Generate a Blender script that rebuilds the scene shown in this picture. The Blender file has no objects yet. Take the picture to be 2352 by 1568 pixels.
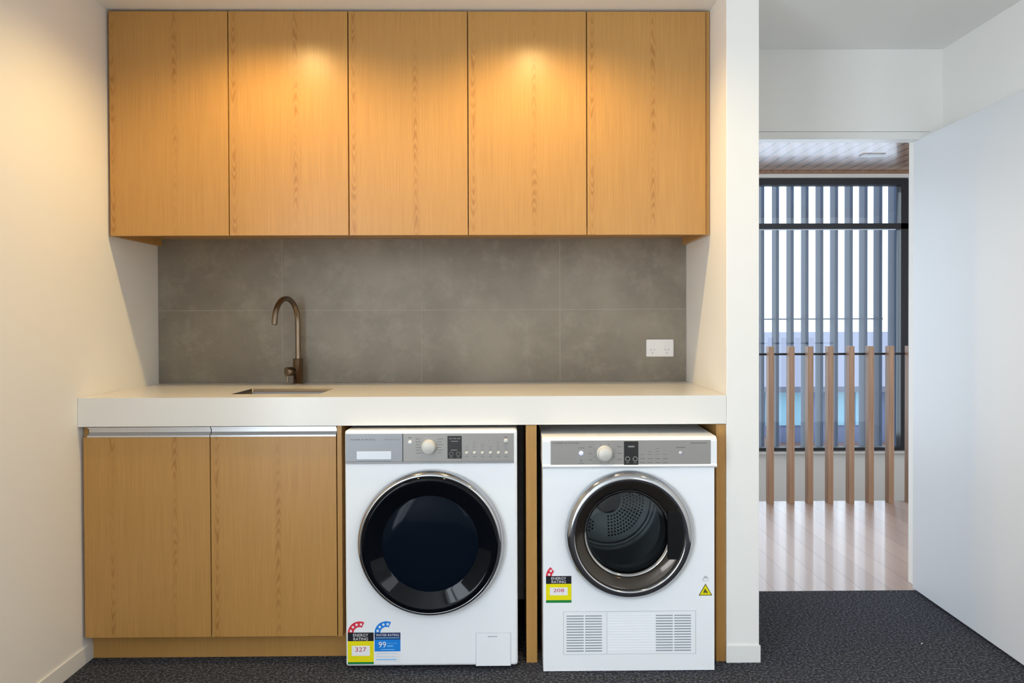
import bpy, math, random
from mathutils import Vector, Matrix
random.seed(7)
SC = bpy.context.scene
COL = SC.collection
PI = math.pi

# ------------------------------------------------------------------ camera
cam_data = bpy.data.cameras.new('camera')
cam = bpy.data.objects.new('camera', cam_data); COL.objects.link(cam)
F_PX, PITCH, YAW, ROLL, EYE = 1850.6, math.radians(-0.665), math.radians(0.654), math.radians(-0.197), 1.2197
fwd = Vector((math.sin(YAW)*math.cos(PITCH), math.cos(YAW)*math.cos(PITCH), math.sin(PITCH)))
rt0 = Vector((math.cos(YAW), -math.sin(YAW), 0)); up0 = rt0.cross(fwd)
rt = rt0*math.cos(ROLL) + up0*math.sin(ROLL); up = up0*math.cos(ROLL) - rt0*math.sin(ROLL)
M = Matrix((rt, up, -fwd)).transposed().to_4x4(); M.translation = Vector((0, 0, EYE))
cam.matrix_world = M
cam_data.sensor_width = 36; cam_data.lens = F_PX/2352*36
cam_data.shift_x = -(1195.7-1176)/2352; cam_data.shift_y = (755.7-784)/2352
cam_data.clip_start = 0.05; cam_data.clip_end = 600
SC.camera = cam

# ------------------------------------------------------------------ world, exposure, daylight
SC.view_settings.view_transform = 'Standard'; SC.view_settings.look = 'None'
SC.view_settings.exposure = 0.0; SC.view_settings.gamma = 1.0; SC.view_settings.use_curve_mapping = False
W = bpy.data.worlds.new('overcast_sky'); SC.world = W; W.use_nodes = True
bg = W.node_tree.nodes['Background']; bg.inputs[0].default_value = (0.84, 0.92, 1.0, 1); bg.inputs[1].default_value = 1.9
SC.cycles.use_denoising = True
SC.cycles.max_bounces = 10; SC.cycles.diffuse_bounces = 6; SC.cycles.glossy_bounces = 5; SC.cycles.transparent_max_bounces = 12
SC.cycles.sample_clamp_indirect = 6.0
SC.cycles.caustics_reflective = False; SC.cycles.caustics_refractive = False

def area(name, loc, target, sx, sy, power, col):
    l = bpy.data.lights.new(name, 'AREA'); l.shape = 'RECTANGLE'; l.size = sx; l.size_y = sy; l.energy = power; l.color = col
    o = bpy.data.objects.new(name, l); COL.objects.link(o); o.location = loc
    o.rotation_euler = (Vector(target)-Vector(loc)).to_track_quat('-Z', 'Y').to_euler(); return o
# daylight at unseen left window and hall glazing; rear and side lamps are added
area('daylight_left_window', (-1.66, -0.25, 1.2), (2, -0.25, 1.2), 1.66, 2.06, 110, (0.80, 0.90, 1.0))
area('added_rear_light', (1.40, -1.48, 1.45), (1.40, 3, 1.3), 0.50, 1.2, 6, (0.95, 0.95, 1.0))  # weak added fill from behind the camera, at an unseen opening
area('daylight_hall_glazing', (1.7, 6.62, 1.25), (1.7, 3, 1.0), 2.9, 2.0, 46, (0.76, 0.86, 1.0))
area('added_hall_side_light', (0.0, 5.2, 1.2), (2, 5.2, 1.0), 1.9, 1.9, 11, (0.78, 0.88, 1.0))  # added lamp on the hidden side, brightens the hall
WARM = (1.0, 0.69, 0.27)

# ------------------------------------------------------------------ materials
def mat(name, col, rough=0.5, metal=0.0, coat=0.0, spec=0.5, emis=None):
    m = bpy.data.materials.new(name); m.use_nodes = True
    b = m.node_tree.nodes['Principled BSDF']
    b.inputs['Base Color'].default_value = (*col, 1); b.inputs['Roughness'].default_value = rough
    b.inputs['Metallic'].default_value = metal; b.inputs['Coat Weight'].default_value = coat; b.inputs['Coat Roughness'].default_value = 0.08
    b.inputs['Specular IOR Level'].default_value = spec
    if emis: b.inputs['Emission Color'].default_value = (*emis[0], 1); b.inputs['Emission Strength'].default_value = emis[1]
    return m
class NT:
    def __init__(s, m): s.t = m.node_tree; s.b = s.t.nodes['Principled BSDF']
    def n(s, kind, **kw):
        x = s.t.nodes.new(kind)
        for k, v in kw.items(): setattr(x, k, v)
        return x
    def l(s, a, b): s.t.links.new(a, b)
    def math(s, op, a, b=None, c=None):
        x = s.n('ShaderNodeMath', operation=op)
        for i, v in enumerate((a, b, c)):
            if v is None: continue
            if isinstance(v, (int, float)): x.inputs[i].default_value = v
            else: s.l(v, x.inputs[i])
        return x.outputs[0]
    def mix(s, fac, a, b, blend='MIX'):
        x = s.n('ShaderNodeMix', data_type='RGBA', blend_type=blend)
        for i, v in ((0, fac), (6, a), (7, b)):
            if isinstance(v, (int, float)): x.inputs[i].default_value = v
            elif isinstance(v, tuple): x.inputs[i].default_value = (*v, 1)
            else: s.l(v, x.inputs[i])
        return x.outputs[2]
    def coords(s, scale=(1, 1, 1), kind='Object'):
        tc = s.n('ShaderNodeTexCoord'); mp = s.n('ShaderNodeMapping'); mp.inputs['Scale'].default_value = scale
        s.l(tc.outputs[kind], mp.inputs[0]); return mp.outputs[0]
    def noise(s, vec, scale=5, detail=3, rough=0.5):
        x = s.n('ShaderNodeTexNoise'); x.inputs['Scale'].default_value = scale; x.inputs['Detail'].default_value = detail
        x.inputs['Roughness'].default_value = rough; s.l(vec, x.inputs['Vector']); return x.outputs[0]
    def ramp(s, v, pts):
        x = s.n('ShaderNodeValToRGB'); cr = x.color_ramp
        while len(cr.elements) < len(pts): cr.elements.new(0.5)
        for e, (p, c) in zip(cr.elements, pts): e.position = p; e.color = (*c, 1) if isinstance(c, tuple) else (c, c, c, 1)
        s.l(v, x.inputs[0]); return x.outputs[0]
    def bump(s, h, strength=0.2, dist=0.01):
        x = s.n('ShaderNodeBump'); x.inputs['Strength'].default_value = strength; x.inputs['Distance'].default_value = dist
        s.l(h, x.inputs['Height']); s.l(x.outputs[0], s.b.inputs['Normal'])

def veneer(name, strips, base=(0.485, 0.262, 0.078), rough=0.32):
    """vertical grain oak veneer; object x runs across the door, z up; strips = x of the cathedral figure"""
    m = mat(name, base, rough, spec=0.42); t = NT(m)
    tc = t.n('ShaderNodeTexCoord'); sp = t.n('ShaderNodeSeparateXYZ'); oi = t.n('ShaderNodeObjectInfo'); cx_ = t.n('ShaderNodeCombineXYZ')
    t.l(t.math('MULTIPLY', oi.outputs['Random'], 9.0), cx_.inputs[2]); va = t.n('ShaderNodeVectorMath', operation='ADD'); t.l(tc.outputs['Object'], va.inputs[0]); t.l(cx_.outputs[0], va.inputs[1])
    t.l(va.outputs[0], sp.inputs[0])
    def coords(scale):
        mp = t.n('ShaderNodeMapping'); mp.inputs['Scale'].default_value = scale; t.l(va.outputs[0], mp.inputs[0]); return mp.outputs[0]
    t.coords = coords
    fine = t.noise(t.coords((260, 260, 5)), 1.0, 2)
    mid = t.noise(t.coords((42, 42, 0.9)), 1.0, 3)
    wob = t.noise(t.coords((3, 3, 3)), 1.0, 2)
    fig_all = None
    for k, sx in enumerate(strips):
        dx = t.math('SUBTRACT', sp.outputs[0], sx)
        dx = t.math('ADD', dx, t.math('MULTIPLY', t.math('SUBTRACT', wob, 0.5), 0.012))
        q = t.math('MULTIPLY', t.math('MULTIPLY', dx, dx), 9000.0)
        zz = t.math('ADD', t.math('MULTIPLY', sp.outputs[2], 34.0 if k % 2 else -31.0), t.math('MULTIPLY', t.noise(t.coords((30, 30, 7)), 1.0, 2), 5.0))
        band = t.math('SINE', t.math('MULTIPLY', t.math('ADD', q, zz), 4.0))
        band = t.math('MULTIPLY_ADD', band, 0.5, 0.5)
        mask = t.math('SUBTRACT', 1.25, t.math('MULTIPLY', t.math('ABSOLUTE', dx), 85.0)); mask = t.math('MINIMUM', t.math('MAXIMUM', mask, 0.0), 1.0)
        pres = t.ramp(t.noise(t.coords((2, 2, 6)), 1.0, 1), [(0.40, 0.25), (0.58, 1.0)])
        f = t.math('MULTIPLY', t.math('MULTIPLY', band, mask), pres)
        fig_all = f if fig_all is None else t.math('MAXIMUM', fig_all, f)
    c0 = t.ramp(fine, [(0.32, tuple(v*0.91 for v in base)), (0.66, tuple(min(1, v*1.06) for v in base))])
    c1 = t.mix(t.ramp(mid, [(0.42, 0.0), (0.75, 0.20)]), c0, tuple(v*f for v, f in zip(base, (0.78, 0.68, 0.55))))
    if fig_all is not None:
        c1 = t.mix(t.math('MULTIPLY', fig_all, 0.8), c1, tuple(v*f for v, f in zip(base, (0.66, 0.54, 0.42))))
    t.l(c1, t.b.inputs['Base Color']); t.bump(fine, 0.05, 0.002)
    return m
V_UP1 = veneer('oak_veneer_upper_first', (0.012, 0.245)); V_UP = veneer('oak_veneer_upper', (0.020, 0.252))
V_LO1 = veneer('oak_veneer_lower_left', (0.100, 0.320)); V_LO2 = veneer('oak_veneer_lower_right', (0.022, 0.236))
V_PL = veneer('oak_veneer_plain', ())

def wallpaint(name, col, rough=0.6):
    m = mat(name, col, rough); t = NT(m); t.bump(t.noise(t.coords(), 180, 3), 0.04, 0.001); return m
M_WALL = wallpaint('wall_paint', (0.84, 0.83, 0.80))
M_CEIL = wallpaint('ceiling_paint', (0.86, 0.86, 0.84), 0.8)
M_TRIM = mat('trim_gloss', (0.80, 0.795, 0.77), 0.35)
M_DOORW = mat('door_paint', (0.69, 0.71, 0.74), 0.4)

m = M_CARPET = mat('carpet', (0.04, 0.042, 0.05), 0.95, spec=0.1); t = NT(m)
v = t.coords()
n1 = t.noise(v, 105, 3, 0.75); n2 = t.noise(v, 60, 2); n3 = t.noise(v, 6, 2)
c = t.ramp(n1, [(0.38, (0.004, 0.004, 0.005)), (0.50, (0.018, 0.0195, 0.026)), (0.60, (0.13, 0.14, 0.18))])
c = t.mix(t.ramp(n2, [(0.4, 0.0), (0.62, 0.35)]), c, (0.045, 0.044, 0.048))
t.l(c, m.node_tree.nodes['Principled BSDF'].inputs['Base Color']); t.bump(n1, 0.9, 0.006)
t.b.inputs['Sheen Weight'].default_value = 0.05

m = M_TILE = mat('concrete_look_tile', (0.3, 0.28, 0.25), 0.42); t = NT(m)
v = t.coords()
a1 = t.noise(v, 2.2, 6, 0.62); a2 = t.noise(v, 11, 5, 0.7); a3 = t.noise(t.coords((1, 1, 2.5)), 38, 4, 0.6)
c = t.ramp(a1, [(0.34, (0.175, 0.148, 0.112)), (0.50, (0.216, 0.188, 0.145)), (0.66, (0.270, 0.238, 0.187))])
c = t.mix(t.ramp(a2, [(0.50, 0.0), (0.68, 0.32)]), c, (0.37, 0.335, 0.275))
c = t.mix(t.ramp(a3, [(0.60, 0.0), (0.78, 0.25)]), c, (0.16, 0.145, 0.125))
t.l(c, t.b.inputs['Base Color'])
M_GROUT = mat('grout', (0.40, 0.37, 0.31), 0.8)
M_STONE = mat('white_stone', (0.78, 0.77, 0.74), 0.22, spec=0.5)
M_ALU = mat('anodised_aluminium', (0.66, 0.67, 0.69), 0.32, 0.75)
M_STEEL = mat('sink_steel', (0.20, 0.18, 0.165), 0.35, 1.0)
M_NICKEL = mat('brushed_gunmetal', (0.24, 0.185, 0.135), 0.28, 1.0)
M_PLAST = mat('white_plastic', (0.80, 0.79, 0.79), 0.35)
M_PLGREY = mat('grey_slot', (0.25, 0.25, 0.26), 0.6)
M_WHITE = mat('appliance_white', (0.91, 0.935, 0.96), 0.28, coat=0.25)
M_WHITE2 = mat('appliance_white_trim', (0.86, 0.88, 0.90), 0.35)
M_PANEL = mat('control_panel_silver', (0.34, 0.33, 0.315), 0.36, 0.35)
M_PANELD = mat('drawer_silver', (0.31, 0.32, 0.34), 0.36, 0.35)
M_DARKG = mat('dark_grey_print', (0.09, 0.09, 0.09), 0.5)
M_MIDG = mat('mid_grey_print', (0.14, 0.135, 0.13), 0.5)
M_DMK = mat('display_print', (0.26, 0.26, 0.25), 0.5)
M_LINE = mat('panel_gap_grey', (0.50, 0.52, 0.55), 0.6)
M_SILVER = mat('silver_button', (0.62, 0.61, 0.57), 0.5, 0.15)
M_CHROME = mat('chrome', (0.48, 0.49, 0.51), 0.10, 1.0)
M_BLACKG = mat('black_gloss', (0.002, 0.003, 0.005), 0.04, spec=0.16)
M_BLACK = mat('matt_black', (0.006, 0.006, 0.007), 0.4, spec=0.2)
M_DISP = mat('display_black', (0.022, 0.022, 0.022), 0.2)
M_BOWL = mat('tinted_bowl_glass', (0.003, 0.006, 0.012), 0.10, spec=0.06)
M_SMOKE = mat('smoked_door_ring', (0.055, 0.046, 0.038), 0.14, 0.7)
M_DRUM = mat('drum_steel', (0.34, 0.36, 0.37), 0.40, 0.55)
M_BLUELED = mat('lit_power_button', (0.6, 0.62, 0.9), 0.3, emis=((0.55, 0.60, 1.0), 0.55))
M_RED = mat('sticker_red', (0.72, 0.02, 0.05), 0.4); M_BLUE = mat('sticker_blue', (0.005, 0.23, 0.76), 0.4)
M_YEL = mat('sticker_yellow', (0.86, 0.76, 0.0), 0.4); M_GREEN = mat('sticker_green', (0.005, 0.22, 0.05), 0.4)
M_STW = mat('sticker_white', (0.86, 0.86, 0.88), 0.4); M_STK = mat('sticker_black', (0.008, 0.008, 0.014), 0.4)
M_NAVY = mat('sticker_navy', (0.01, 0.03, 0.13), 0.4); M_PALE = mat('sticker_pale_blue', (0.66, 0.74, 0.86), 0.4)
M_LBLUE = mat('sticker_light_blue', (0.25, 0.6, 0.95), 0.4); M_DRED = mat('sticker_digit_red', (0.55, 0.02, 0.08), 0.4)
M_FRAME = mat('black_window_frame', (0.010, 0.012, 0.018), 0.4)
M_LOUV = mat('blue_grey_louvre', (0.10, 0.16, 0.30), 0.45)
M_LAMPW = mat('downlight_trim', (0.8, 0.8, 0.8), 0.4); M_LAMPE = mat('downlight_lens', (1, .8, .5), 0.4, emis=((1.0, 0.72, 0.4), 6.0))

def thin_glass(name, tint, refl=1.0):
    m = bpy.data.materials.new(name); m.use_nodes = True; nt = m.node_tree; nt.nodes.clear()
    o = nt.nodes.new('ShaderNodeOutputMaterial'); mx = nt.nodes.new('ShaderNodeMixShader'); tr = nt.nodes.new('ShaderNodeBsdfTransparent')
    gl = nt.nodes.new('ShaderNodeBsdfGlossy'); fr = nt.nodes.new('ShaderNodeFresnel'); fr.inputs[0].default_value = 1.45
    tr.inputs[0].default_value = (*tint, 1); gl.inputs[0].default_value = (refl, refl, refl, 1); gl.inputs['Roughness'].default_value = 0.03
    nt.links.new(fr.outputs[0], mx.inputs[0]); nt.links.new(tr.outputs[0], mx.inputs[1]); nt.links.new(gl.outputs[0], mx.inputs[2]); nt.links.new(mx.outputs[0], o.inputs[0])
    return m
M_PANE = thin_glass('clear_glass', (0.93, 0.96, 0.97)); M_DGLASS = thin_glass('dryer_door_glass', (0.62, 0.66, 0.68))

def boards(name, pitch, c1, c2, rough, axis='x', gap=0.012, gcol=(0.1, 0.06, 0.04), coat=0.0):
    m = mat(name, c1, rough, coat=coat); t = NT(m)
    tc = t.n('ShaderNodeTexCoord'); sp = t.n('ShaderNodeSeparateXYZ'); t.l(tc.outputs['Object'], sp.inputs[0])
    u = t.math('DIVIDE', sp.outputs[0 if axis == 'x' else 2], pitch)
    fl = t.math('FLOOR', u); fr = t.math('FRACT', u)
    wn = t.n('ShaderNodeTexWhiteNoise', noise_dimensions='1D'); t.l(fl, wn.inputs['W'])
    g = t.noise(t.coords((30, 1.6, 30)), 1.0, 4, 0.6)
    f = t.math('ADD', t.math('MULTIPLY', wn.outputs[0], 0.5), t.math('MULTIPLY', g, 0.5))
    c = t.ramp(f, [(0.15, c1), (0.85, c2)])
    line = t.math('LESS_THAN', fr, gap)
    c = t.mix(line, c, gcol); t.l(c, t.b.inputs['Base Color']); t.bump(t.math('SUBTRACT', 1.0, line), 0.3, 0.002)
    return m
M_FLOORW = boards('hall_floorboards', 0.131, (0.42, 0.29, 0.23), (0.52, 0.38, 0.31), 0.34, gap=0.02, gcol=(0.2, 0.13, 0.1), coat=0.3)
M_LINING = boards('hall_ceiling_lining', 0.098, (0.34, 0.20, 0.13), (0.46, 0.29, 0.20), 0.26, gap=0.13, gcol=(0.05, 0.03, 0.02), coat=0.25)
m = M_BATT = mat('batten_timber', (0.36, 0.20, 0.11), 0.5); t = NT(m)
t.l(t.ramp(t.noise(t.coords((50, 50, 2)), 1.0, 3), [(0.3, (0.28, 0.16, 0.09)), (0.7, (0.44, 0.27, 0.17))]), t.b.inputs['Base Color'])

# ------------------------------------------------------------------ mesh helpers
class MB:
    def __init__(s): s.v = []; s.f = []; s.m = []; s.sm = []
    def add(s, vs, fs, mi=0, smooth=False):
        k = len(s.v); s.v += [tuple(v) for v in vs]
        for f in fs: s.f.append([i+k for i in f]); s.m.append(mi); s.sm.append(smooth)
        return s
    def box(s, x0, x1, y0, y1, z0, z1, mi=0):
        vs = [(x0,y0,z0),(x1,y0,z0),(x1,y1,z0),(x0,y1,z0),(x0,y0,z1),(x1,y0,z1),(x1,y1,z1),(x0,y1,z1)]
        return s.add(vs, [(0,3,2,1),(4,5,6,7),(0,1,5,4),(1,2,6,5),(2,3,7,6),(3,0,4,7)], mi)
    def prism_y(s, pts, y0, y1, mi=0, smooth=False):
        """outline in x,z (counter-clockwise seen from -y), extruded y0 (front) to y1"""
        n = len(pts); vs = [(x, y0, z) for x, z in pts] + [(x, y1, z) for x, z in pts]
        s.add(vs, [tuple(range(n)), tuple(range(2*n-1, n-1, -1))], mi)
        return s.add(vs, [(i, i+n, (i+1) % n+n, (i+1) % n) for i in range(n)], mi, smooth)
    def prism_x(s, pts, x0, x1, mi=0):
        n = len(pts); vs = [(x0, y, z) for y, z in pts] + [(x1, y, z) for y, z in pts]
        return s.add(vs, [tuple(range(n-1, -1, -1)), tuple(range(n, 2*n))] + [(i, (i+1) % n, (i+1) % n+n, i+n) for i in range(n)], mi)
    def lathe_y(s, prof, cx, cz, seg=96, mi=0, smooth=True):
        """prof = list of (radius, y); revolved round the y axis through cx, cz"""
        vs = []; fs = []; rings = []
        for r, y in prof:
            if r < 1e-6: rings.append([len(vs)]); vs.append((cx, y, cz))
            else:
                rings.append(list(range(len(vs), len(vs)+seg)))
                vs += [(cx+r*math.cos(2*PI*i/seg), y, cz+r*math.sin(2*PI*i/seg)) for i in range(seg)]
        for a, b in zip(rings, rings[1:]):
            for i in range(seg):
                j = (i+1) % seg
                if len(a) == 1: fs.append((a[0], b[j], b[i]))
                elif len(b) == 1: fs.append((a[i], a[j], b[0]))
                else: fs.append((a[i], a[j], b[j], b[i]))
        return s.add(vs, fs, mi, smooth)
    def disc(s, cx, cz, r, y, seg=20, mi=0, th=0.0004): 
        return s.prism_y([(cx+r*math.cos(2*PI*i/seg), cz+r*math.sin(2*PI*i/seg)) for i in range(seg)], y-th, y, mi)
    def tube(s, pts, r, seg=16, mi=0, caps=True):
        pts = [Vector(p) for p in pts]; rs = r if isinstance(r, list) else [r]*len(pts); vs = []; fs = []; n0 = None
        for k, p in enumerate(pts):
            d = (pts[min(k+1, len(pts)-1)] - pts[max(k-1, 0)]).normalized()
            if n0 is None: n0 = d.orthogonal().normalized()
            n0 = (n0 - d*n0.dot(d)).normalized(); b = d.cross(n0)
            vs += [p + (n0*math.cos(2*PI*i/seg) + b*math.sin(2*PI*i/seg))*rs[k] for i in range(seg)]
        for k in range(len(pts)-1):
            for i in range(seg):
                j = (i+1) % seg; fs.append((k*seg+i, k*seg+j, (k+1)*seg+j, (k+1)*seg+i))
        s.add(vs, fs, mi, True)
        if caps: s.add(vs, [tuple(range(seg-1, -1, -1)), tuple(range((len(pts)-1)*seg, len(pts)*seg))], mi)
        return s
    def text(s, body, x, z, y, h, width=None, mi=0, align='LEFT'):
        cu = bpy.data.curves.new('t', 'FONT'); cu.body = body; cu.size = 1.0; cu.align_x = 'LEFT'; cu.resolution_u = 3
        ob = bpy.data.objects.new('t', cu); COL.objects.link(ob); bpy.context.view_layer.update()
        me = bpy.data.meshes.new_from_object(ob.evaluated_get(bpy.context.evaluated_depsgraph_get()))
        xs = [v.co.x for v in me.vertices]; zs = [v.co.y for v in me.vertices]
        x0, x1, z0, z1 = min(xs), max(xs), min(zs), max(zs); sz = h/(z1-z0); sx = (width/(x1-x0)) if width else sz
        off = 0 if align == 'LEFT' else -(x1-x0)*sx/2
        s.add([(x+off+(v.co.x-x0)*sx, y, z+(v.co.y-z0)*sz) for v in me.vertices], [tuple(p.vertices) for p in me.polygons], mi)
        bpy.data.objects.remove(ob); bpy.data.curves.remove(cu); bpy.data.meshes.remove(me)
        return s
    def build(s, name, mats, parent=None, origin=None, bevel=0, seg=2, label=None):
        if not isinstance(mats, (list, tuple)): mats = [mats]
        pw = WLOC.get(parent.name, Vector((0,0,0))) if parent else Vector((0,0,0))
        o3 = Vector(origin) if origin is not None else (pw if parent else Vector((0,0,0)))
        me = bpy.data.meshes.new(name)
        me.from_pydata([tuple(Vector(v)-o3) for v in s.v], [], s.f)
        for mm in mats: me.materials.append(mm)
        for p, mi, sm in zip(me.polygons, s.m, s.sm): p.material_index = mi; p.use_smooth = sm
        me.update()
        o = bpy.data.objects.new(name, me); COL.objects.link(o)
        if parent: o.parent = parent
        o.location = o3 - pw; WLOC[o.name] = o3
        if bevel:
            b = o.modifiers.new('bevel', 'BEVEL'); b.width = bevel; b.segments = seg; b.limit_method = 'ANGLE'; b.angle_limit = math.radians(40)
            b.harden_normals = False
        if label: o['label'] = label
        return o
WLOC = {}
def empty(name, loc, label, cat, group=None):
    o = bpy.data.objects.new(name, None); COL.objects.link(o); o.location = loc; o.empty_display_size = 0.1
    o['label'] = label; o['category'] = cat; WLOC[o.name] = Vector(loc)
    if group: o['group'] = group
    return o
def tag(o, label, cat, group=None):
    o['label'] = label; o['category'] = cat
    if group: o['group'] = group
    return o
def struct(o): o['kind'] = 'structure'; return o
def B(*a, mi=0): return MB().box(*a, mi=mi)

XL, XR, XN, XW = -1.524, 0.761, 0.877, 1.891       # left wall, niche right, nib right, right wall
YF, YB, YC, YD = 2.842, 3.504, 3.065, 3.518        # nib front, niche back, upper cabinet front, doorway wall front
ZC = 2.396; YR = -1.30                             # ceiling height, rear wall

# ------------------------------------------------------------------ room shell
struct(B(XL-0.12, XW+0.12, YR-0.15, 3.585, -0.12, 0).build('floor', M_CARPET))
struct(B(XL-0.12, XW+0.12, YR-0.15, 3.704, ZC, ZC+0.15).build('ceiling', M_CEIL))
w = MB(); w.box(XL-0.12, XL, 0.6, 3.62, 0, ZC); w.box(XL-0.12, XL, YR-0.15, -1.1, 0, ZC); w.box(XL-0.12, XL, -1.1, 0.6, 0, 0.15); w.box(XL-0.12, XL, -1.1, 0.6, 2.25, ZC)
struct(w.build('wall_left', M_WALL))
w = MB()
for y0, y1, z0, z1 in ((-1.1, -1.05, 0.15, 2.25), (0.55, 0.6, 0.15, 2.25), (-1.05, 0.55, 0.15, 0.2), (-1.05, 0.55, 2.2, 2.25), (-0.28, -0.22, 0.2, 2.2)): w.box(XL-0.07, XL-0.02, y0, y1, z0, z1)
struct(w.build('window_3', M_TRIM))
struct(B(XL, XR, YB, 3.62, 0, ZC).build('wall_back', M_WALL))
struct(B(XR, XN, YF, 3.62, 0, ZC).build('wall_nib', M_WALL, bevel=0.002))
# doorway wall with rebated opening
w = MB()
w.box(XN, 1.0, YD, 3.704, 0, ZC); w.box(1.837, XW+0.12, YD+0.07, 3.704, 0, ZC); w.box(1.0, 1.837, YD, 3.59, 2.038, ZC); w.box(1.0, 1.837, 3.59, 3.704, 2.03, ZC)
w.box(1.837, XW, YD, YD+0.07, 0, ZC)
struct(w.build('wall_doorway', M_WALL))
w = MB(); w.box(1.0, 1.837, YD-0.003, 3.588, 2.004, 2.036); w.box(0.968, 1.0-0.0005, YD-0.003, 3.588, 0, 2.036)
struct(w.build('trim_1', M_TRIM, bevel=0.001))
struct(B(XW, XW+0.12, YR-0.15, YD, 0, ZC).build('wall_right', M_WALL))
w = MB(); w.box(XL, 1.15, YR-0.15, YR, 0, ZC); w.box(1.65, XW, YR-0.15, YR, 0, ZC); w.box(1.15, 1.65, YR-0.15, YR, 0, 0.85); w.box(1.15, 1.65, YR-0.15, YR, 2.05, ZC)
struct(w.build('wall_rear', M_WALL))
w = MB()
for x0, x1, z0, z1 in ((1.15, 1.19, 0.85, 2.05), (1.61, 1.65, 0.85, 2.05), (1.19, 1.61, 0.85, 0.89), (1.19, 1.61, 2.01, 2.05)): w.box(x0, x1, YR-0.08, YR-0.02, z0, z1)
struct(w.build('added_rear_window', M_TRIM))  # unseen frame, added around the rear fill lamp
# baseboards
struct(B(XL, XL+0.006, YR, 2.925, 0, 0.062).build('baseboard_left', M_TRIM, bevel=0.002))
struct(B(XR-0.002, XN+0.004, YF-0.006, YF, 0, 0.062).build('baseboard_nib', M_TRIM, bevel=0.002))
# open white door leaf against the right wall
dl = B(0, 0.82, 0, 0.036, 0, 1.998).build('door_1', M_DOORW, bevel=0.002)
a = math.atan2(-0.82, -0.018); dl.rotation_euler = (0, 0, a); dl.location = (1.797, 3.582, 0.012)
dl.location = (1.795, 3.580, 0.012); struct(dl)
for zz in (0.2, 1.0, 1.75):
    hg = MB().tube([(0.0, 0.044, zz), (0.0, 0.044, zz+0.1)], 0.006, 10).build('hinge', M_ALU, dl)

# ------------------------------------------------------------------ hall beyond the doorway
HX0, HX1 = 0.1, 4.2
struct(B(HX0, HX1, 3.585, 5.36, -0.12, 0.0).build('floor_hall', M_FLOORW))
struct(B(HX0, HX1, 3.704, 6.5, ZC, ZC+0.15).build('ceiling_hall', M_LINING))
w = MB(); w.box(HX0-0.08, HX0, 3.704, 4.2, -2.9, ZC); w.box(HX0-0.08, HX0, 6.2, 6.6, -2.9, ZC); w.box(HX0-0.08, HX0, 4.2, 6.2, -2.9, 0.2); w.box(HX0-0.08, HX0, 4.2, 6.2, 2.2, ZC)  # the opening is added to let the hall side lamp in
struct(w.build('wall_hall_left', M_WALL))
struct(B(HX1, HX1+0.12, 3.704, 6.6, -2.9, ZC).build('wall_hall_right', M_WALL))
w = MB(); w.box(HX0, HX1, 6.5, 6.6, -2.9, 0.145); w.box(3.215, HX1, 6.5, 6.6, 0.145, 2.36)
struct(w.build('wall_window', M_WALL))
struct(B(HX0, HX1, 5.36, 6.6, -3.0, -2.9).build('floor_stair_void', M_FLOORW))
w = MB(); w.box(HX0, HX1, 5.30, 5.36, -2.9, -0.12)
struct(w.build('wall_stair_void', M_WALL))
struct(B(HX0, HX1, 6.40, 6.5, 2.383, 2.396).build('trim_2', M_BATT))
struct(B(HX0, HX1, 6.46, 6.6, 2.356, 2.383).build('trim_3', M_CEIL))
struct(B(HX0, HX1, 6.44, 6.5, 0.135, 0.150).build('trim_4', M_TRIM))
wf = MB()
for x0, x1, z0, z1 in ((HX0, 3.215, 2.300, 2.350), (HX0, 3.215, 1.944, 1.990), (HX0, 3.215, 0.150, 0.176), (3.155, 3.215, 0.176, 2.30), (0.1, 0.15, 0.176, 2.3)): wf.box(x0, x1, 6.49, 6.57, z0, z1)
wfo = struct(wf.build('window_1', M_FRAME))
B(0.15, 3.155, 6.535, 6.541, 0.176, 2.30).build('pane', M_PANE, wfo)
# balustrade
bx = [1.7202, 1.856, 1.9804, 2.1135, 2.2524, 2.3828, 2.5161, 2.6176+0.03]
bl = empty('balustrade', (2.1, 5.30, 0), 'row of upright timber battens with a thin black rail along the hall edge', 'balustrade')
for x in [1.454, 1.587] + bx + [2.78, 2.913]:
    B(x-0.028, x+0.008, 5.28, 5.335, 0.0, 1.038).build('baluster', M_BATT, bl, origin=(x, 5.3, 0), bevel=0.001)
MB().tube([(1.25, 5.342, 0.985), (3.1, 5.342, 0.985)], 0.0075, 10).build('rail', M_FRAME, bl)
# recessed strip in the hall ceiling
o = B(2.52, 2.68, 5.74, 5.82, 2.388, 2.3965).build('ceiling_light', mat('hall_light_lens', (0.75, 0.82, 0.88), 0.4)); tag(o, 'small pale rectangular fitting set in the timber hall ceiling', 'ceiling light')
# outside: louvre screen, cable, neighbour, ground
lv = empty('louvre_screen', (2.2, 6.8, 0), 'screen of upright blue grey blades outside the tall hall window', 'louvre screen')
x = 2.1217-0.125*9+0.0
xs = [2.1217+0.1247*k for k in range(-9, 10)]
for x in xs: B(x-0.018, x+0.008, 6.76, 6.87, -0.3, 2.75).build('blade', M_LOUV, lv, origin=(x, 6.8, 0))
MB().tube([(xs[0], 6.885, 1.218), (3.19, 6.885, 1.218)], 0.005, 8).build('tie_rod', M_LOUV, lv)
nb = empty('neighbouring_house', (6.5, 17, -6.0), 'neighbouring house with a grey roof and pale blue windows seen between the blades', 'house')
m_roof = mat('neighbour_roof', (0.27, 0.29, 0.42), 0.5); m_nw = mat('neighbour_wall', (0.15, 0.19, 0.34), 0.7); m_nb = mat('neighbour_brick', (0.26, 0.17, 0.16), 0.8)
MB().prism_x([(15.6, -0.10), (19, 0.91), (19.2, 0.80), (15.7, -0.22)], 2.2, 12).build('roof', m_roof, nb)
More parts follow.
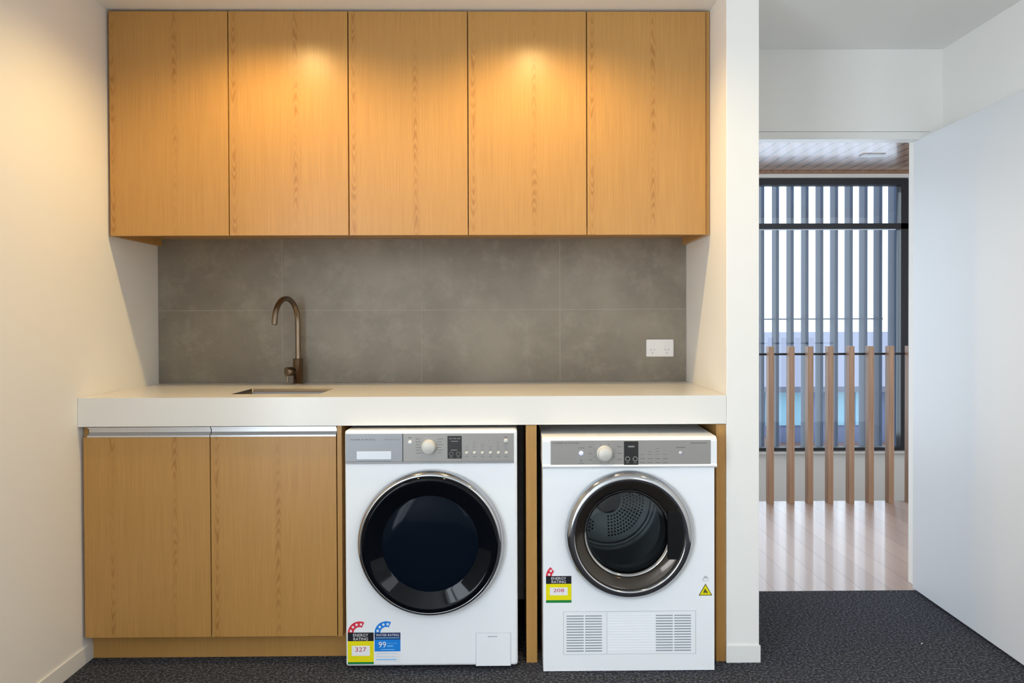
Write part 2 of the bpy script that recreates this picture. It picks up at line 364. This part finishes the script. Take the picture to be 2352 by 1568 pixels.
B(2.6, 11.6, 16, 22, -6, -0.15).build('wall', m_nw, nb)
m_ng = mat('neighbour_window', (0.20, 0.45, 0.62), 0.08, spec=1.0)
for x0, x1 in ((5.05, 5.9), (6.25, 6.75), (6.85, 7.35), (7.5, 8.1)): B(x0, x1, 15.95, 16.0, -0.90, -0.22).build('window', m_ng, nb)
B(2.6, 5.0, 15.5, 16, -6, -1.1).build('chimney_wall', m_nb, nb)
B(5.0, 9.0, 15.2, 16, -1.6, -1.25).build('porch_roof', m_nb, nb)
struct(B(-20, 40, 8, 40, -6.2, -6.0).build('ground', mat('grass', (0.12, 0.17, 0.07), 0.9)))

# ------------------------------------------------------------------ splashback, outlet
sb = MB(); sb.box(XL+0.001, XR-0.001, 3.4960, 3.5035, 0.951, 1.571, mi=1)
gx = [XL+0.001, -0.991, -0.390, 0.211, XR-0.001]; gz = [0.9515, 1.264, 1.571]
for i in range(4):
    for j in range(2): sb.box(gx[i]+(0.001 if i else 0), gx[i+1]-0.001, 3.4955, 3.4995, gz[j]+(0.0008 if j else 0), gz[j+1]-0.0008)
o = sb.build('tiled_splashback', [M_TILE, M_GROUT]); tag(o, 'grey concrete look tiled splashback between worktop and upper cabinets', 'splashback')
po = empty('power_outlet', (0.645, 3.4955, 1.057), 'white double power outlet on the grey splashback', 'power outlet')
B(0.585, 0.705, 3.488, 3.4955, 1.057, 1.133).build('plate', M_PLAST, po, bevel=0.006, seg=3)
for cx in (0.6125, 0.6625+0.012):
    B(cx-0.008, cx+0.008, 3.4855, 3.488, 1.107, 1.122).build('switch', M_PLAST, po, bevel=0.001)
    s = MB()
    for dx, rot in ((-0.007, 0.35), (0.007, -0.35)):
        ca, sa = math.cos(rot), math.sin(rot); q = [(-.0011, -.004), (.0011, -.004), (.0011, .004), (-.0011, .004)]
        s.prism_y([(cx+dx+a_*ca-b_*sa, 1.088+a_*sa+b_*ca) for a_, b_ in q], 3.4876, 3.4882)
    s.box(cx-0.0011, cx+0.0011, 3.4876, 3.4882, 1.070, 1.078)
    s.build('socket', M_PLGREY, po, label='three dark slots of one socket')

# ------------------------------------------------------------------ upper cabinets
uc = empty('wall_cabinet', (-0.38, 3.28, 1.542), 'long oak veneer wall cabinet with five plain doors above the splashback', 'cabinet')
cb = MB(); cb.box(XL+0.002, XL+0.018, YC+0.016, 3.495, 1.542, 2.392); cb.box(XR-0.018, XR-0.002, YC+0.012, 3.495, 1.542, 2.392)
cb.box(XL+0.018, XR-0.018, YC+0.0195, 3.495, 1.572, 2.392)
cb.build('body', V_PL, uc)
ex = [-1.513, -1.066, -0.614, -0.162, 0.289, 0.743]
for i in range(5):
    B(ex[i]+(0.002 if i else 0), ex[i+1]-0.002, YC, YC+0.018, 1.542, 2.387).build('door', V_UP1 if i == 0 else V_UP, uc, origin=(ex[i], YC, 1.542+0.13*i*0), bevel=0.0008, seg=1)

# ------------------------------------------------------------------ base cabinet
bc = empty('base_cabinet', (-1.06, 3.2, 0), 'two door oak veneer base cabinet under the sink with aluminium finger pulls', 'cabinet')
b_ = MB(); b_.box(XL+0.004, XL+0.020, 2.876, 3.50, 0.097, 0.846); b_.box(-0.622+0.003, -0.603, 2.858, 3.50, 0.097, 0.846)
b_.box(XL+0.020, -0.619, 2.88, 3.50, 0.097, 0.113); b_.box(XL+0.020, -0.619, 3.484, 3.50, 0.113, 0.846)
b_.build('body', V_PL, bc)
B(XL+0.002, -0.603, 2.925, 2.943, 0.0, 0.0965).build('kickboard', V_PL, bc, origin=(-1.5, 2.925, 0))
for i, (x0, x1) in enumerate(((-1.513, -1.0685), (-1.0655, -0.6225))):
    d = B(x0, x1, 2.857, 2.875, 0.099, 0.810).build('door', (V_LO1, V_LO2)[i], bc, origin=(x0, 2.857, 0.099), bevel=0.0008, seg=1)
    pr = [(2.855, 0.810), (2.855, 0.816), (2.864, 0.817), (2.870, 0.826), (2.870, 0.838), (2.861, 0.8395), (2.861, 0.8445), (2.876, 0.8445), (2.876, 0.810)]
    MB().prism_x(pr, x0+(0.014 if i == 0 else 0.0), x1).build('handle', M_ALU, d, label='aluminium finger pull rail along the door top')
o = B(0.050, 0.088, 2.854, 3.50, 0.0, 0.846).build('divider_panel', V_PL, origin=(0.05, 2.854, 0)); tag(o, 'narrow oak veneer upright panel between the washer and the dryer', 'panel')
o = B(0.727, XR-0.001, 2.852, 3.50, 0.0, 0.846).build('end_panel', V_PL, origin=(0.70, 2.852, 0)); tag(o, 'narrow oak veneer upright panel between the dryer and the white wall', 'panel')

# ------------------------------------------------------------------ worktop, sink, tap
HX = (-1.032, -0.704); HY = (2.972, 3.205)
ct = MB()
X4 = [XL+0.001, HX[0], HX[1], XR-0.001]; Y4 = [YF, HY[0], HY[1], YB-0.002]
vs = [(x, y, 0.95) for y in Y4 for x in X4] + [(x, y, 0.93) for y in Y4 for x in X4]
fs = []
for j in range(3):
    for i in range(3):
        if i == 1 and j == 1: continue
        a0 = j*4+i; fs.append((a0, a0+1, a0+5, a0+4)); fs.append((a0+16, a0+20, a0+21, a0+17))
for i in range(3): fs.append((i+1, i, i+16, i+17)); fs.append((12+i, 13+i, 29+i, 28+i)); fs.append((i*4, i*4+4, i*4+20, i*4+16)); fs.append((i*4+7, i*4+3, i*4+19, i*4+23))
fs += [(5, 6, 22, 21), (10, 9, 25, 26), (9, 5, 21, 25), (6, 10, 26, 22)]
ct.add(vs, fs); ct.box(XL+0.001, XR-0.001, YF, YF+0.02, 0.849, 0.9301)
o = ct.build('worktop', M_STONE); tag(o, 'long thick white stone worktop across the niche over the machines', 'worktop')
sk = empty('sink', ((HX[0]+HX[1])/2, 3.09, 0.76), 'small rectangular stainless steel sink set into the white worktop', 'sink')
def rrect(x0, x1, y0, y1, r, n=5):
    pts = []
    for cx, cy, a0 in ((x1-r, y1-r, 0), (x0+r, y1-r, 90), (x0+r, y0+r, 180), (x1-r, y0+r, 270)):
        for k in range(n+1): a = math.radians(a0+90*k/n); pts.append((cx+r*math.cos(a), cy+r*math.sin(a)))
    return pts
s = MB(); rings = []
for (ins, z) in ((0.0003, 0.9498), (0.0012, 0.9496), (0.002, 0.925), (0.006, 0.79), (0.012, 0.775), (0.03, 0.768)):
    rings.append([(x, y, z) for x, y in rrect(HX[0]+ins, HX[1]-ins, HY[0]+ins, HY[1]-ins, 0.006)])
n = len(rings[0]); allv = [p for r in rings for p in r]; fs = []
for k in range(len(rings)-1):
    for i in range(n): j = (i+1) % n; fs.append((k*n+i, k*n+j, (k+1)*n+j, (k+1)*n+i))
s.add(allv, fs, 0, True); s.add(rings[-1], [tuple(range(n))])
s.build('basin', M_STEEL, sk)
dr = MB(); dr.tube([(-0.868, 3.09, 0.7685), (-0.868, 3.09, 0.7705)], 0.04, 32); dr.build('drain', M_CHROME, sk)

tp = empty('sink_tap', (-0.910, 3.445, 0.95), 'gunmetal gooseneck tap standing behind the sink', 'tap')
tx, ty = -0.910, 3.445
s = MB(); s.tube([(tx, ty, 0.95), (tx, ty, 0.953), (tx, ty, 0.954), (tx, ty, 1.056), (tx, ty, 1.058)], [0.026, 0.026, 0.0215, 0.0215, 0.019], 32); s.build('base', M_NICKEL, tp)
d = Vector((-0.047, -0.175, 0)); L = d.length; d.normalize(); R_ = L/2
pts = [(tx, ty, 1.05), (tx, ty, 1.13), (tx, ty, 1.205)]
for k in range(1, 17):
    a = PI*k/16*0.97; q = Vector((tx, ty, 1.215)) + d*(R_-R_*math.cos(a)) + Vector((0, 0, R_*1.06*math.sin(a))); pts.append(tuple(q))
last = Vector(pts[-1]); pts.append(tuple(last + (last-Vector(pts[-2])).normalized()*0.02))
MB().tube(pts, 0.0112, 24).build('spout', M_NICKEL, tp)
kd = Vector((-0.62, -0.78, 0)).normalized(); k0 = Vector((tx, ty, 1.005))
s = MB(); s.tube([k0+kd*0.015, k0+kd*0.03, k0+kd*0.031, k0+kd*0.058, k0+kd*0.060], [0.013, 0.013, 0.0185, 0.0185, 0.016], 24)
s.tube([k0+kd*0.05, k0+kd*0.05+Vector((-0.004, -0.004, -0.045))], 0.004, 10)
s.build('handle', M_NICKEL, tp)

# ------------------------------------------------------------------ shared appliance pieces
def front_with_hole(mb, x0, x1, z0, z1, y, cx, cz, r, seg=96, mi=0):
    ang = [2*PI*i/seg for i in range(seg)]
    circ = [(cx+r*math.cos(a), y, cz+r*math.sin(a)) for a in ang]; rect = []
    for a in ang:
        c_, s_ = math.cos(a), math.sin(a)
        tx_ = ((x1-cx)/c_ if c_ > 1e-9 else (x0-cx)/c_ if c_ < -1e-9 else 1e9); tz_ = ((z1-cz)/s_ if s_ > 1e-9 else (z0-cz)/s_ if s_ < -1e-9 else 1e9)
        t_ = min(tx_, tz_); rect.append([cx+t_*c_, y, cz+t_*s_])
    for X, Z in ((x0, z0), (x1, z0), (x0, z1), (x1, z1)):
        k = min(range(seg), key=lambda i: (rect[i][0]-X)**2+(rect[i][2]-Z)**2); rect[k] = [X, y, Z]
    mb.add(circ+[tuple(p) for p in rect], [(i, i+seg, (i+1) % seg+seg, (i+1) % seg)[::-1] for i in range(seg)], mi)
def arc_band(mb, cx, cz, r0, r1, a0, a1, y, mi, n=18, th=0.0003):
    o_ = [(cx+r1*math.cos(math.radians(a0+(a1-a0)*i/n)), cz+r1*math.sin(math.radians(a0+(a1-a0)*i/n))) for i in range(n+1)]
    i_ = [(cx+r0*math.cos(math.radians(a0+(a1-a0)*i/n)), cz+r0*math.sin(math.radians(a0+(a1-a0)*i/n))) for i in range(n+1)]
    for k in range(n):
        mb.prism_y([i_[k], o_[k], o_[k+1], i_[k+1]], y-th, y, mi)
def star(mb, cx, cz, r, y, mi):
    mb.prism_y([(cx+(r if i % 2 == 0 else r*0.5)*math.cos(PI/2+PI*i/5), cz+(r if i % 2 == 0 else r*0.5)*math.sin(PI/2+PI*i/5)) for i in range(10)], y-0.0003, y, mi)
def feet(parent, xs, ys, top):
    for x in xs:
        for y in ys: MB().tube([(x, y, 0.0), (x, y, top)], 0.02, 16).build('foot', M_BLACK, parent)

# ------------------------------------------------------------------ washing machine
wm = empty('washing_machine', (-0.282, 3.09, 0), 'white front loading washing machine with a black glass door left of the dryer', 'washing machine')
YW = 2.80; CX, CZ = -0.2827, 0.449
B(-0.5805, 0.0185, YW, 3.38, 0.014, 0.838).build('body', M_WHITE, wm, bevel=0.009, seg=3)
feet(wm, (-0.53, -0.03), (2.87, 3.32), 0.014)
B(-0.377, 0.0065, YW-0.004, YW+0.002, 0.729, 0.8255).build('control_panel', M_PANEL, wm, bevel=0.001)
B(-0.5765, 0.0065, YW-0.0075, YW+0.002, 0.7228, 0.7288).build('panel_lip', M_PANELD, wm, bevel=0.001)
dd = B(-0.5765, -0.3795, YW-0.004, YW+0.002, 0.729, 0.8255).build('detergent_drawer', M_PANELD, wm, bevel=0.001)
B(-0.5385, -0.4175, YW-0.0065, YW-0.003, 0.7365, 0.7655).build('drawer_handle', mat('pale_silver', (0.70, 0.74, 0.80), 0.3, 0.2), dd, bevel=0.0015, label='pale silver drawer grip')
B(-0.3792, -0.3772, YW-0.0042, YW, 0.722, 0.826).build('drawer_gap', M_DARKG, wm)
MB().text('FISHER & PAYKEL', -0.5585, 0.8035, YW-0.0043, 0.0052, 0.087).build('brand_lettering', M_DARKG, wm)
MB().text('WashSmart', -0.4405, 0.8040, YW-0.0043, 0.0046, 0.052).build('model_lettering', M_MIDG, wm)
MB().lathe_y([(0.0255, YW-0.004), (0.0255, YW-0.006), (0.0235, YW-0.0065), (0.0232, YW-0.024), (0.0215, YW-0.026), (0.0, YW-0.026)], -0.2885, 0.7800, 40).build('dial', M_SILVER, wm)
B(-0.2232, -0.1737, YW-0.0052, YW, 0.7390, 0.8175).build('display', M_DISP, wm, bevel=0.0008)
pw = MB()
for z, x0, x1 in ((0.8085, -0.218, -0.207), (0.8085, -0.204, -0.193), (0.8085, -0.190, -0.179), (0.799, -0.211, -0.186), (0.7685, -0.212, -0.190)): pw.box(x0, x1, YW-0.0056, YW-0.005, z-0.0012, z+0.0012)
pw.build('display_print', M_DMK, wm)
for cx in (-0.2105, -0.1865):
    pw = MB().lathe_y([(0.0072, YW-0.005), (0.0072, YW-0.0056), (0.0060, YW-0.0056), (0.0060, YW-0.005)], cx, 0.7550, 20); pw.box(cx-0.005, cx+0.005, YW-0.0056, YW-0.005, 0.7435, 0.7450)
    pw.build('touch_button', M_DMK, wm)
for x in (-0.1569, -0.1297, -0.1024, -0.0737, -0.0464, -0.0191): MB().lathe_y([(0.0062, YW-0.004), (0.0060, YW-0.0065), (0.0, YW-0.0068)], x, 0.7575, 20).build('button', M_SILVER, wm)
MB().lathe_y([(0.0072, YW-0.004), (0.0068, YW-0.0068), (0.0, YW-0.007)], -0.3534, 0.7962, 20).build('power_button', mat('bright_button', (0.85, 0.86, 0.88), 0.3), wm)
MB().lathe_y([(0.0085, YW-0.004), (0.0080, YW-0.0068), (0.0, YW-0.007)], -0.0205, 0.7990, 20).build('start_button', M_SILVER, wm)
mk = MB(); yy = YW-0.0044
for i in range(6):
    z = 0.8075-i*0.0098
    mk.box(-0.334, -0.3195+0.004*(i % 2), yy, YW, z-0.0010, z+0.0010); mk.box(-0.2575, -0.243+0.005*((i+1) % 2), yy, YW, z-0.0010, z+0.0010)
mk.build('dial_print', M_MIDG, wm)
for x, w_ in ((-0.3534, 0.012), (-0.0205, 0.010)): MB().box(x-w_/2, x+w_/2, yy, YW, 0.8105, 0.8140).build('button_print', M_MIDG, wm)
for k, x in enumerate((-0.1569, -0.1297, -0.1024, -0.0737, -0.0464, -0.0191)):
    mk = MB().box(x-0.006, x+0.006, yy, YW, 0.7445, 0.7462)
    for q in range(2+(k*5) % 3): mk.box(x-0.006, x+0.005, yy, YW, 0.7700+q*0.0085, 0.7714+q*0.0085)
    mk.build('button_print', M_MIDG, wm)
# door
wd = MB().lathe_y([(0.2530, YW+0.001), (0.2535, 2.787), (0.2510, 2.774), (0.2455, 2.763), (0.2385, 2.7565), (0.2355, 2.7575)], CX, CZ, 128).build('door', M_CHROME, wm, label='round door with chrome rim')
MB().lathe_y([(0.2357, 2.7580), (0.2345, 2.7545), (0.2290, 2.7500), (0.2200, 2.7485), (0.2110, 2.7520), (0.1700, 2.7700), (0.1660, 2.7715)], CX, CZ, 128).build('door_ring', M_BLACKG, wd, label='glossy black ring')
MB().lathe_y([(0.1660, 2.7716), (0.1600, 2.7690), (0.120, 2.7640), (0.06, 2.7605), (0.0, 2.7595)], CX, CZ, 96).build('door_glass', M_BOWL, wd, label='dark tinted glass')
# lower filter hatch
h = MB(); h.box(-0.1285, -0.0055, YW-0.0006, YW+0.001, 0.0125, 0.1290, mi=1); h.box(-0.1270, -0.0070, YW-0.0016, YW+0.001, 0.0140, 0.1275)
h.build('filter_hatch', [M_WHITE, M_LINE], wm); 
s = MB()
for i in range(4): s.box(-0.086+i*0.0085, -0.086+i*0.0085+0.0065, YW-0.0020, YW-0.0015, 0.1150, 0.1170)
s.build('hatch_mark', M_MIDG, wm)
# stickers
ME = [M_STK, M_YEL, M_STW, M_DRED, M_RED, M_GREEN]
def energy(parent, x0, x1, zt, zk, zb, zg, y, digits, a_end, stars, arc_r, name='energy_sticker'):
    s = MB(); y1 = y-0.0003; y2 = y-0.0006; y3 = y-0.0009; wd_ = x1-x0
    s.box(x0, x1, y1, y, zg, zt, 0); s.box(x0, x1, y2, y, zb, zk, 1); s.box(x0, x1, y2, y, zg, zb, 5)
    s.box(x0+wd_*0.15, x1-wd_*0.15, y3, y, zb+(zk-zb)*0.30, zk-(zk-zb)*0.22, 2)
    s.text(digits, (x0+x1)/2, zb+(zk-zb)*0.50, y3-0.0002, (zk-zb)*0.21, wd_*0.42, 3, 'C')
    s.text('ENERGY', (x0+x1)/2, (zt+zk)/2+0.001, y3, (zt-zk)*0.34, wd_*0.58, 2, 'C'); s.text('RATING', (x0+x1)/2, zk+0.0025, y3, (zt-zk)*0.34, wd_*0.56, 2, 'C')
    cx_ = x0+arc_r; arc_band(s, cx_, zt-0.002, arc_r-0.020, arc_r, 180, a_end, y, 4)
    for k in range(stars):
        a = math.radians(180-(180-a_end)*(k+0.5)/stars); star(s, cx_+(arc_r-0.010)*math.cos(a), zt-0.002+(arc_r-0.010)*math.sin(a), 0.0062, y-0.0004, 2)
    return s.build(name, ME, parent)
YS = YW-0.0001
energy(wm, -0.5735, -0.4835, 0.1330, 0.1030, 0.0300, 0.0225, YS, '327', 66, 4, 0.041)
s = MB(); x0, x1 = -0.4805, -0.3905
s.box(x0, x1, YS-0.0003, YS, 0.0275, 0.0665, 2); s.box(x0, x1, YS-0.0003, YS, 0.0665, 0.1080, 1); s.box(x0, x1, YS-0.0003, YS, 0.1080, 0.1320, 0)
s.box(x0+0.004, x1-0.004, YS-0.0005, YS, 0.1125, 0.1150, 3)
s.text('WATER RATING', (x0+x1)/2, 0.1195, YS-0.0007, 0.0085, 0.080, 4, 'C'); s.text('99', x0+0.014, 0.0800, YS-0.0007, 0.0205, 0.026, 4)
s.text('litres per wash', x0+0.044, 0.0920, YS-0.0007, 0.0055, 0.034, 3); s.box(x0+0.044, x0+0.064, YS-0.0006, YS, 0.0835, 0.0870, 3); s.box(x0+0.022, x0+0.070, YS-0.0006, YS, 0.0720, 0.0742, 3)
for z in (0.058, 0.047, 0.036): s.box(x0+0.006, x1-0.014, YS-0.0006, YS, z, z+0.004, 3 if z < 0.04 else 5)
arc_band(s, x0+0.041, 0.131, 0.021, 0.041, 180, 66, YS, 1)
for k in range(4):
    a = math.radians(180-114*(k+0.5)/4); star(s, x0+0.041+0.031*math.cos(a), 0.131+0.031*math.sin(a), 0.0062, YS-0.0004, 4)
s.build('water_sticker', [M_NAVY, M_BLUE, M_STW, M_LBLUE, M_STW, M_PALE], wm)

# ------------------------------------------------------------------ tumble dryer
td = empty('tumble_dryer', (0.403, 3.08, 0), 'white vented tumble dryer with a see through chrome ringed door beside the wall', 'tumble dryer')
YT = 2.775; DX, DZ = 0.4035, 0.4785
bd = MB(); x0, x1, z0, z1 = 0.1065, 0.7005, 0.003, 0.712
front_with_hole(bd, x0, x1, z0, z1, YT, 0.395, 0.486, 0.152)
vs = [(x0,YT,z0),(x1,YT,z0),(x1,3.36,z0),(x0,3.36,z0),(x0,YT,z1),(x1,YT,z1),(x1,3.36,z1),(x0,3.36,z1)]
bd.add(vs, [(0,3,2,1),(1,2,6,5),(2,3,7,6),(3,0,4,7),(4,5,6,7)])
bd.build('body', M_WHITE, td)
# fascia with forward lip and sloping top; lid
MB().prism_x([(YT+0.03, 0.708), (2.7665, 0.708), (2.7605, 0.714), (2.7605, 0.716), (2.765, 0.722), (2.765, 0.800), (2.769, 0.8095), (2.782, 0.8155), (3.36, 0.8215), (3.36, 0.7125), (YT+0.03, 0.7125)], 0.1045, 0.7075).build('fascia', M_WHITE2, td, bevel=0.004, seg=2)
YP = 2.7652
B(0.1335, 0.6855, YP-0.0012, YP+0.001, 0.7205, 0.8035).build('control_panel', M_PANEL, td)
yq = YP-0.0015
MB().text('FISHER & PAYKEL', 0.1425, 0.7925, yq, 0.0052, 0.090).build('brand_lettering', M_DARKG, td)
MB().lathe_y([(0.0275, YP-0.001), (0.0275, YP-0.003), (0.0250, YP-0.004), (0.0232, YP-0.0045), (0.0228, YP-0.022), (0.0210, YP-0.024), (0.0, YP-0.024)], 0.3195, 0.7590, 40).build('dial', M_SILVER, td)
B(0.3858, 0.4354, YP-0.0024, YP, 0.7195, 0.8005).build('display', M_DISP, td, bevel=0.0008)
for cx in (0.3985, 0.4245):
    pw = MB().lathe_y([(0.0085, YP-0.0024), (0.0085, YP-0.0032), (0.0062, YP-0.0032), (0.0062, YP-0.0024)], cx, 0.7400, 22); pw.box(cx-0.006, cx+0.006, YP-0.0028, YP-0.0022, 0.7260, 0.7275)
    pw.build('touch_button', M_DMK, td)
MB().box(0.400, 0.422, YP-0.0028, YP-0.0022, 0.7800, 0.7850).build('display_print', M_DMK, td)
MB().lathe_y([(0.0078, YP-0.001), (0.0074, YP-0.0038), (0.0, YP-0.0042)], 0.2385, 0.7605, 24).build('power_button', M_BLUELED, td, label='power button glowing pale blue')
MB().lathe_y([(0.0066, YP-0.001), (0.0062, YP-0.0038), (0.0, YP-0.0042)], 0.5815, 0.7590, 24).build('start_button', mat('soft_button', (0.62, 0.62, 0.70), 0.3, 0.3), td)
mk = MB()
for k in range(8):
    a = 2*PI*(k+0.5)/8; mk.disc(0.3195+0.037*math.cos(a), 0.7590+0.034*math.sin(a), 0.0018, yq, 10)
for z in (0.782, 0.759, 0.738):
    mk.box(0.2640, 0.2760, yq, YP, z-0.0010, z+0.0010); mk.box(0.3625, 0.3790, yq, YP, z-0.0010, z+0.0010)
mk.build('dial_print', M_MIDG, td)
mk = MB().box(0.228, 0.249, yq, YP, 0.7775, 0.7795).box(0.2365, 0.2405, yq, YP, 0.7320, 0.7380).box(0.230, 0.248, yq, YP, 0.7245, 0.7262); mk.build('button_print', M_MIDG, td)
for i, x in enumerate((0.4500, 0.4760, 0.5020, 0.5280)):
    mk = MB().box(x-0.008, x+0.008, yq, YP, 0.7405-0.001, 0.7415).box(x-0.008, x+0.008, yq, YP, 0.7265, 0.7280)
    for q in range(1+(i % 3)): mk.box(x-0.007, x+0.006, yq, YP, 0.7540+q*0.010, 0.7552+q*0.010)
    mk.build('button_print', M_MIDG, td)
MB().box(0.5650, 0.5980, yq, YP, 0.7770, 0.7795).build('button_print', M_MIDG, td)
MB().box(0.6150, 0.6720, yq, YP, 0.7920, 0.7945).build('model_print', M_MIDG, td)
# door
dd = MB().lathe_y([(0.2205, YT+0.001), (0.2210, 2.766), (0.2170, 2.753), (0.2080, 2.743), (0.2000, 2.7395), (0.1930, 2.7390), (0.1895, 2.7405), (0.1885, 2.7430)], DX, DZ, 128).build('door', M_CHROME, td, label='round door with wide chrome rim')
gp = [(0.1885, 2.743), (0.1860, 2.7440), (0.1500, 2.7660)]
MB().lathe_y([(0.1885, 2.7432), (0.1800, 2.7435), (0.1560, 2.7660), (0.1500, 2.7700), (0.1495, 2.80)], 0.400, 0.481, 128).build('door_ring', M_SMOKE, dd, label='smoked funnel ring')
MB().lathe_y([(0.1492, 2.7705), (0.142, 2.7745), (0.137, 2.800), (0.1365, 2.810)], 0.400, 0.481, 96).build('inner_rim', M_CHROME, dd)
MB().lathe_y([(0.1400, 2.7760), (0.13, 2.7745), (0.07, 2.7720), (0.0, 2.7710)], 0.400, 0.481, 64).build('door_glass', M_DGLASS, dd, label='clear glass')
arc = [(0.402+0.186*math.cos(math.radians(a)), 0.4795+0.186*math.sin(math.radians(a))) for a in range(-26, 27, 2)]
hp_ = [(0.5345, arc[0][1])] + arc + [(0.5345, arc[-1][1])]
MB().prism_y(hp_, 2.7415, 2.762).build('door_grip', M_BLACK, dd, label='black finger grip')
# drum seen through the glass
UX, UZ = 0.383, 0.497
dr = MB().lathe_y([(0.1365, 2.812), (0.150, 2.84), (0.20, 2.86), (0.21, 2.88), (0.21, 3.20), (0.20, 3.22), (0.0, 3.22)], UX, UZ, 96).build('drum', M_DRUM, td)
s = MB().lathe_y([(0.190, 3.2195), (0.186, 3.211), (0.180, 3.209), (0.174, 3.211), (0.170, 3.2195)], UX, UZ, 96)
s.build('drum_rib', M_DRUM, dr)
MB().lathe_y([(0.052, 3.2195), (0.050, 3.205), (0.044, 3.200), (0.0, 3.200)], UX, UZ, 48).build('drum_hub', mat('hub_grey', (0.12, 0.13, 0.135), 0.5), dr)
for a0, a1, rr in ((-88, 20, range(7)), (-152, -118, range(3, 7))):
    s = MB()
    for ri in rr:
        r = 0.066+ri*0.0128
        n_ = int(math.radians(a1-a0)*r/0.0128)
        for ai in range(n_+1):
            a = math.radians(a0)+ai*0.0128/r
            s.disc(UX+r*math.cos(a), UZ+r*math.sin(a), 0.0038, 3.2185, 10, th=0.0015)
    s.build('drum_perforations', M_BLACK, dr)
# vent grille
YG = YT
g = MB(); g.box(0.1760, 0.6360, YG-0.0008, YG+0.001, 0.0605, 0.2105, mi=1); g.box(0.1775, 0.6345, YG-0.0018, YG+0.001, 0.0620, 0.2085)
for i in range(14):
    z = 0.0715+i*0.00935
    for a0, a1 in ((0.1870, 0.2465), (0.2515, 0.3095), (0.4965, 0.5555), (0.5605, 0.6185)): g.box(a0, a1, YG-0.0022, YG, z, z+0.0034, mi=2)
    g.box(0.3290, 0.4900, YG-0.0024, YG, z+0.0045, z+0.0068, mi=0)
g.box(0.3262, 0.3275, YG-0.0023, YG, 0.0625, 0.208, mi=1)
g.build('vent_grille', [M_WHITE, M_LINE, mat('vent_slot_shadow', (0.26, 0.29, 0.33), 0.7)], td)
YS = YT-0.0001
energy(td, 0.1165, 0.2045, 0.3335, 0.3065, 0.2500, 0.2410, YS, '208', 128, 2, 0.042)
s = MB(); s.prism_y([(0.6455, 0.2622), (0.6935, 0.2622), (0.6695, 0.3040)], YS-0.0002, YS, 0); s.prism_y([(0.6500, 0.2650), (0.6890, 0.2650), (0.6695, 0.2985)], YS-0.0005, YS, 1)
s.prism_y([(0.6640, 0.2680), (0.6620, 0.2730), (0.6640, 0.2790), (0.6685, 0.2870), (0.6720, 0.2800), (0.6765, 0.2760), (0.6770, 0.2710), (0.6745, 0.2680), (0.6725, 0.2740), (0.6690, 0.2700), (0.6665, 0.2740)][::-1], YS-0.0008, YS, 0)
s.build('warning_sticker', [mat('warning_border', (0.10, 0.09, 0.02), 0.5), M_YEL], td)
s = MB(); s.prism_y([(0.6605, 0.3120), (0.6785, 0.3120), (0.6800, 0.3225), (0.6765, 0.3240), (0.6755, 0.3300), (0.6640, 0.3300), (0.6635, 0.3240), (0.6600, 0.3225)], YS-0.0003, YS, 0)
s.box(0.6625, 0.6775, YS-0.0005, YS, 0.3138, 0.3215, 1); s.build('care_symbol', [M_LINE, M_WHITE], td)

# ------------------------------------------------------------------ downlights and carpet fluff
for lx, ly, pw_, lab in ((-0.845, 2.64, 44, 'round ceiling downlight over the worktop on the sink side'), (0.088, 2.64, 44, 'round ceiling downlight over the worktop on the dryer side'),
                     (1.25, 1.9, 15, 'round ceiling downlight over the carpet beside the open door')):
    dlt = empty('downlight', (lx, ly, 2.384), lab, 'downlight', 'downlights in the laundry ceiling')
    MB().tube([(lx, ly, 2.384), (lx, ly, 2.3955)], 0.05, 32).build('trim_ring', M_LAMPW, dlt)
    MB().tube([(lx, ly, 2.382), (lx, ly, 2.384)], 0.036, 32).build('lens', M_LAMPE, dlt)
    L_ = bpy.data.lights.new('downlight_lamp', 'SPOT'); L_.energy = pw_; L_.color = WARM; L_.spot_size = math.radians(158); L_.spot_blend = 0.62; L_.shadow_soft_size = 0.03
    lo = bpy.data.objects.new('downlight_lamp', L_); COL.objects.link(lo); lo.location = (lx, ly, 2.378)
s = MB(); s.tube([(1.531, 2.987, 0.002), (1.5345, 2.986, 0.004), (1.536, 2.989, 0.002)], 0.0018, 6)
o = s.build('lint', M_STW); tag(o, 'tiny white speck of lint lying on the dark carpet', 'lint')

# printed marks belong to the surface of the panel or display they sit on
import bmesh
def print_onto(root, target, prefixes):
    tg = [c for c in root.children if c.name.split('.')[0] == target][0]
    bm = bmesh.new(); bm.from_mesh(tg.data)
    for c in [c for c in root.children if c.name.split('.')[0] in prefixes]:
        mm = c.data.materials[0]
        if mm.name not in tg.data.materials: tg.data.materials.append(mm)
        k = list(tg.data.materials).index(mm); n_ = len(bm.faces)
        bm.from_mesh(c.data); bm.faces.ensure_lookup_table()
        for f in bm.faces[n_:]: f.material_index = k
        md = c.data; bpy.data.objects.remove(c); bpy.data.meshes.remove(md)
    bm.to_mesh(tg.data); bm.free()
for r_ in (wm, td):
    print_onto(r_, 'control_panel', ('dial_print', 'button_print', 'model_print'))
    print_onto(r_, 'display', ('display_print',))
